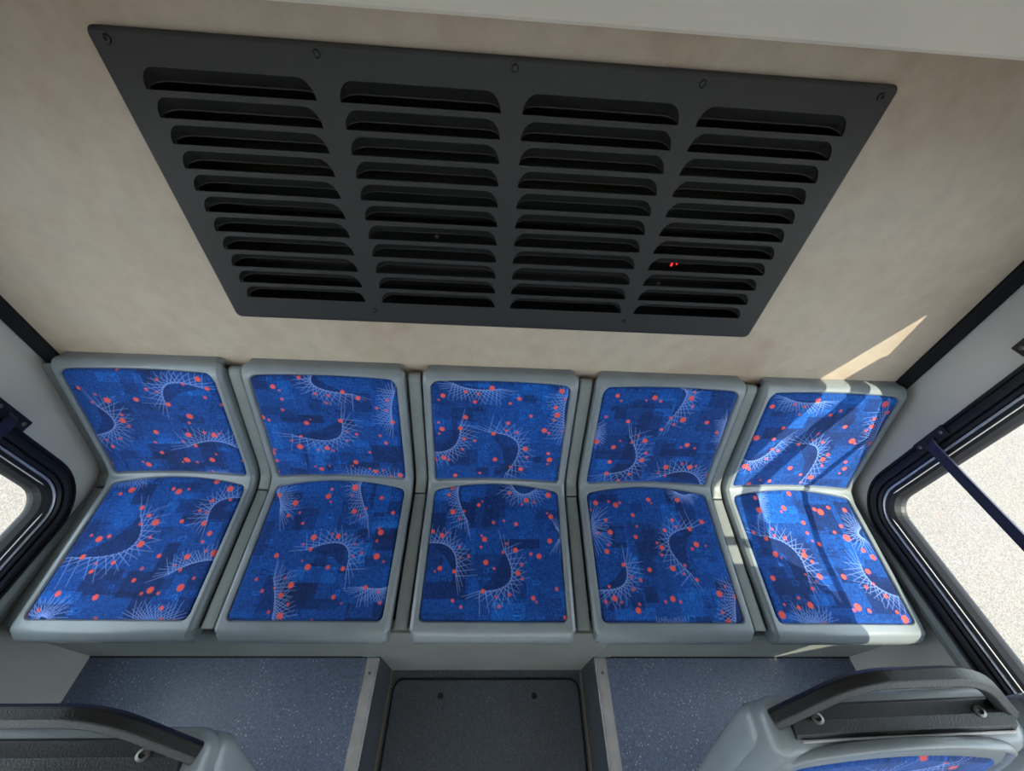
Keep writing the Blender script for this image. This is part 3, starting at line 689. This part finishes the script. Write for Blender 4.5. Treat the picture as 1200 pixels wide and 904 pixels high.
# ------------------------------------------------------------------ seats in front, seen from behind and above
def rr_sec(cx, cy, w, t_, r, z, n=6):
    r = min(r, w*.99, t_*.99); P = []
    for sx, sy, a0 in ((1,1,0),(-1,1,PI/2),(-1,-1,PI),(1,-1,3*PI/2)):
        for k in range(n+1):
            a = a0+PI/2*k/n; P.append((cx+sx*(w-r)+r*math.cos(a), cy+sy*(t_-r)+r*math.sin(a), z))
    return P
def make_passenger_seat(loc, label, seed, yaw=0, sx=1):
    """origin on the floor below the grab-handle feet"""
    t = thing('passenger_seat', loc, label, 'seat', 'passenger seats in front of the rear bench', rotz=yaw)
    t.scale.x = sx
    # front shell: leaning back, narrow square-shouldered top
    S = [(.767,.158,.016,.012),(.7655,.174,.024,.018),(.760,.183,.030,.022),(.748,.1895,.034,.024),(.70,.194,.035,.026),(.60,.197,.034,.026),(.45,.200,.030,.024),(.33,.200,.028,.022),(.30,.203,.024,.02)]
    rings = []
    for z, w, th, r in S:
        cy = .018-(.765-z)*.30 if z > .33 else .018-.435*.30
        rings.append(rr_sec(0, cy, w, th, r, z))
    obj('back_shell', loft(rings), M['abs'], t, smooth=True)
    S = [(.744,.170,.004,.01),(.743,.184,.014,.014),(.736,.194,.022,.018),(.715,.200,.027,.02),(.60,.202,.028,.02),(.42,.203,.026,.02),(.28,.202,.020,.016)]
    rings = []
    for z, w, th, r in S:
        rings.append(rr_sec(0, .031-(.765-z)*.30, w, th, r, z))
    obj('rear_cover', loft(rings), M['abs'], t, smooth=True)
    # cushion shell and stand
    rings = []
    for y, w, z, th in ((-.12,.198,.335,.030),(-.16,.204,.335,.034),(-.30,.203,.335,.032),(-.45,.202,.340,.030),(-.505,.19,.338,.022),(-.520,.165,.334,.010)):
        rings.append([(a, y, z+b_) for a, b_, _ in rr_sec(0, 0, w, th, .02, 0)])
    obj('seat_shell', loft(rings), M['abs'], t, smooth=True)
    fz = ZP-loc[2]
    for s in (-1, 1):
        bm = tube(fillet([(s*.14,-.16,.31),(s*.14,-.20,.10),(s*.14,-.10,fz)], .04), circ(.016, 10), up=(1,0,0))
        bm2 = tube(fillet([(s*.14,-.42,.31),(s*.14,-.40,.10),(s*.14,-.46,fz)], .04), circ(.016, 10), up=(1,0,0))
        obj('leg', bm, M['black_metal'], t, smooth=True); obj('leg', bm2, M['black_metal'], t, smooth=True)
    # patterned pads
    def pad(name, fn, nu, nv, seed):
        U = np.linspace(-.163, .163, nu)[:,None]+np.zeros((1, nv)); s = np.linspace(0, 1, nv)[None]
        top_ = .028*(U/.163)**2+corner(U, .163, .03); L_ = .36
        V_ = top_+(L_-corner(U, .163, .02)-top_)*s
        e = np.minimum(np.minimum(.163-np.abs(U), V_-top_), L_-corner(U,.163,.02)-V_)
        hgt = .002+.008*np.clip(e/.012, 0, 1)**.5-.004*np.exp(-e/.002)
        me = grid_mesh(name, fn(U, V_, hgt))
        rnd = random.Random(seed); fans = []; dots = []
        for _ in range(6):
            a, b_, g = rnd.uniform(-140,140), rnd.uniform(20,340), rnd.uniform(0,6.28)
            q = lambda ang, r_: (a+r_*math.cos(ang), b_+r_*math.sin(ang))
            fans.append(q(g-1.3,45)+q(g,22)+q(g+1.3,45)+(45,))
        for _ in range(60): dots.append((rnd.uniform(-160,160), rnd.uniform(3,355), rnd.choice([2.8,3.5,5,6])))
        at = me.color_attributes.new('weave', 'FLOAT_COLOR', 'POINT')
        at.data.foreach_set('color', raster((fans, dots), U*1000+0*V_, V_*1000, seed).reshape(-1).astype(np.float32))
        me.materials.append(M['moquette']); return link(name, me, None, t)
    c_, s_ = math.cos(.2915), math.sin(.2915)                # lean of the back
    def onback(U, V_, h):
        V_ = V_+.014; y = -.010-V_*s_; z = .762-V_*c_
        return np.stack([U+0*V_, y-h*c_, z+h*s_], -1)
    pad('back_pad', onback, 170, 170, seed)
    pad('seat_pad', lambda U, V_, h: np.stack([U+0*V_, -.13-V_, .366+h+0*U], -1), 120, 120, seed+1)
    # piping ridge around the back pad
    pts = []
    for k in range(41):
        u = -.170+.34*k/40; v = .028*(u/.163)**2+float(corner(np.array(u), .170, .032))-.006
        v -= .007; pts.append((u, -.010-v*s_-.004*c_, .762-v*c_+.004*s_))
    pts = [(pts[0][0], pts[0][1]-.30*s_, pts[0][2]-.30*c_)]+pts+[(pts[-1][0], pts[-1][1]-.30*s_, pts[-1][2]-.30*c_)]
    obj('pad_rim', tube(pts, circ(.0075, 8), up=(0,-c_,s_)), M['abs'], t, smooth=True)
    # grab handle on top, leaning back
    oct_ = [(.0115*math.cos(2*PI*i/6+PI/6), .0125*math.sin(2*PI*i/6+PI/6)) for i in range(6)]
    path = fillet([(-.177, .020, .762), (-.085, .052, .838), (.085, .052, .838), (.177, .020, .762)], .045, 10)
    hb = obj('grab_handle', tube(path, oct_, up=(0,-1,.15)), M['black_metal'], t, bevel=.002)
    bm = loft([[(x, a, b_) for a, b_ in ((.036,.7655),(.033,.7735),(.017,.7765),(.003,.7735),(-.001,.767),(-.0015,.7640))] for x in (-.158, .165)])
    pl = obj('handle_plate', bm, M['black_metal'], t, bevel=.0012)
    obj('plate_edge', loft([[(x, a, b_) for a, b_ in ((.0005,.7625),(-.0015,.7690),(-.0045,.7690),(-.0055,.7625))] for x in (-.150, .162)]), M['alu'], t, bevel=.001)
    for a in (-.122, .118):
        ws = loft([[(a+q, .019+w_*.8, .7745+hh) for q, w_ in circ(r_, 16)] for r_, hh in ((.0085,0),(.0085,.0030),(.0045,.0040),(.0042,.0015),(.0005,.0015))], caps=False)
        obj('bolt', ws, M['screw'], t)
    return t
make_passenger_seat((.577, .033, ZP), 'right-hand seat before the bench, grey with black handle and a sliver of blue fabric', 5, .026)
make_passenger_seat((.968, .035, ZP), 'passenger seat by the right side window, outside the picture', 7, .0, .84)
make_passenger_seat((-.544, .002, ZP-.035), 'left-hand seat before the bench, grey shell corner under a black handle', 9)
make_passenger_seat((-.938, .002, ZP-.03), 'passenger seat by the left side window, outside the picture', 11, .0, .9)

# ------------------------------------------------------------------ outside
tag(obj('ground', boxm(-30, 30, -30, 30, -2.62, -2.56), M['gravel']), 'pale sunlit gravel outside the windows', kind='structure')

# ------------------------------------------------------------------ light
w = bpy.data.worlds.new('sky'); bpy.context.scene.world = w; w.use_nodes = True
nt = w.node_tree; nt.nodes.clear()
o = nt.nodes.new('ShaderNodeOutputWorld'); bg = nt.nodes.new('ShaderNodeBackground'); bg.inputs[0].default_value = (.80, .90, 1.0, 1); bg.inputs[1].default_value = SKY
nt.links.new(bg.outputs[0], o.inputs[0])
sd = bpy.data.lights.new('sun', 'SUN'); sd.energy = SUN; sd.angle = math.radians(.5); sd.color = (1, .91, .74)
so = bpy.data.objects.new('sun', sd); C.objects.link(so)
so.rotation_euler = Vector(SUNDIR).to_track_quat('-Z', 'Y').to_euler()

# ------------------------------------------------------------------ camera
R = CAMR
cd = bpy.data.cameras.new('camera'); cam = bpy.data.objects.new('camera', cd); C.objects.link(cam)
cd.sensor_fit = 'HORIZONTAL'; cd.sensor_width = 36; cd.lens = 450/1200*36; cd.clip_start = .01
r_, u_, f_ = R
cam.matrix_world = Matrix(((r_[0],u_[0],-f_[0],0),(r_[1],u_[1],-f_[1],0),(r_[2],u_[2],-f_[2],0),(0,0,0,1)))
sc = bpy.context.scene; sc.camera = cam

for o_ in list(C.objects):
    if o_.parent is None and o_.type != 'LIGHT': o_.location.z += ZO

sc.view_settings.view_transform = 'Standard'; sc.view_settings.look = 'None'
sc.view_settings.gamma = 1; sc.view_settings.use_curve_mapping = False
sc.view_settings.exposure = EXPO
sc.cycles.max_bounces = 12; sc.cycles.diffuse_bounces = 8; sc.cycles.transparent_max_bounces = 12
sc.cycles.use_denoising = True
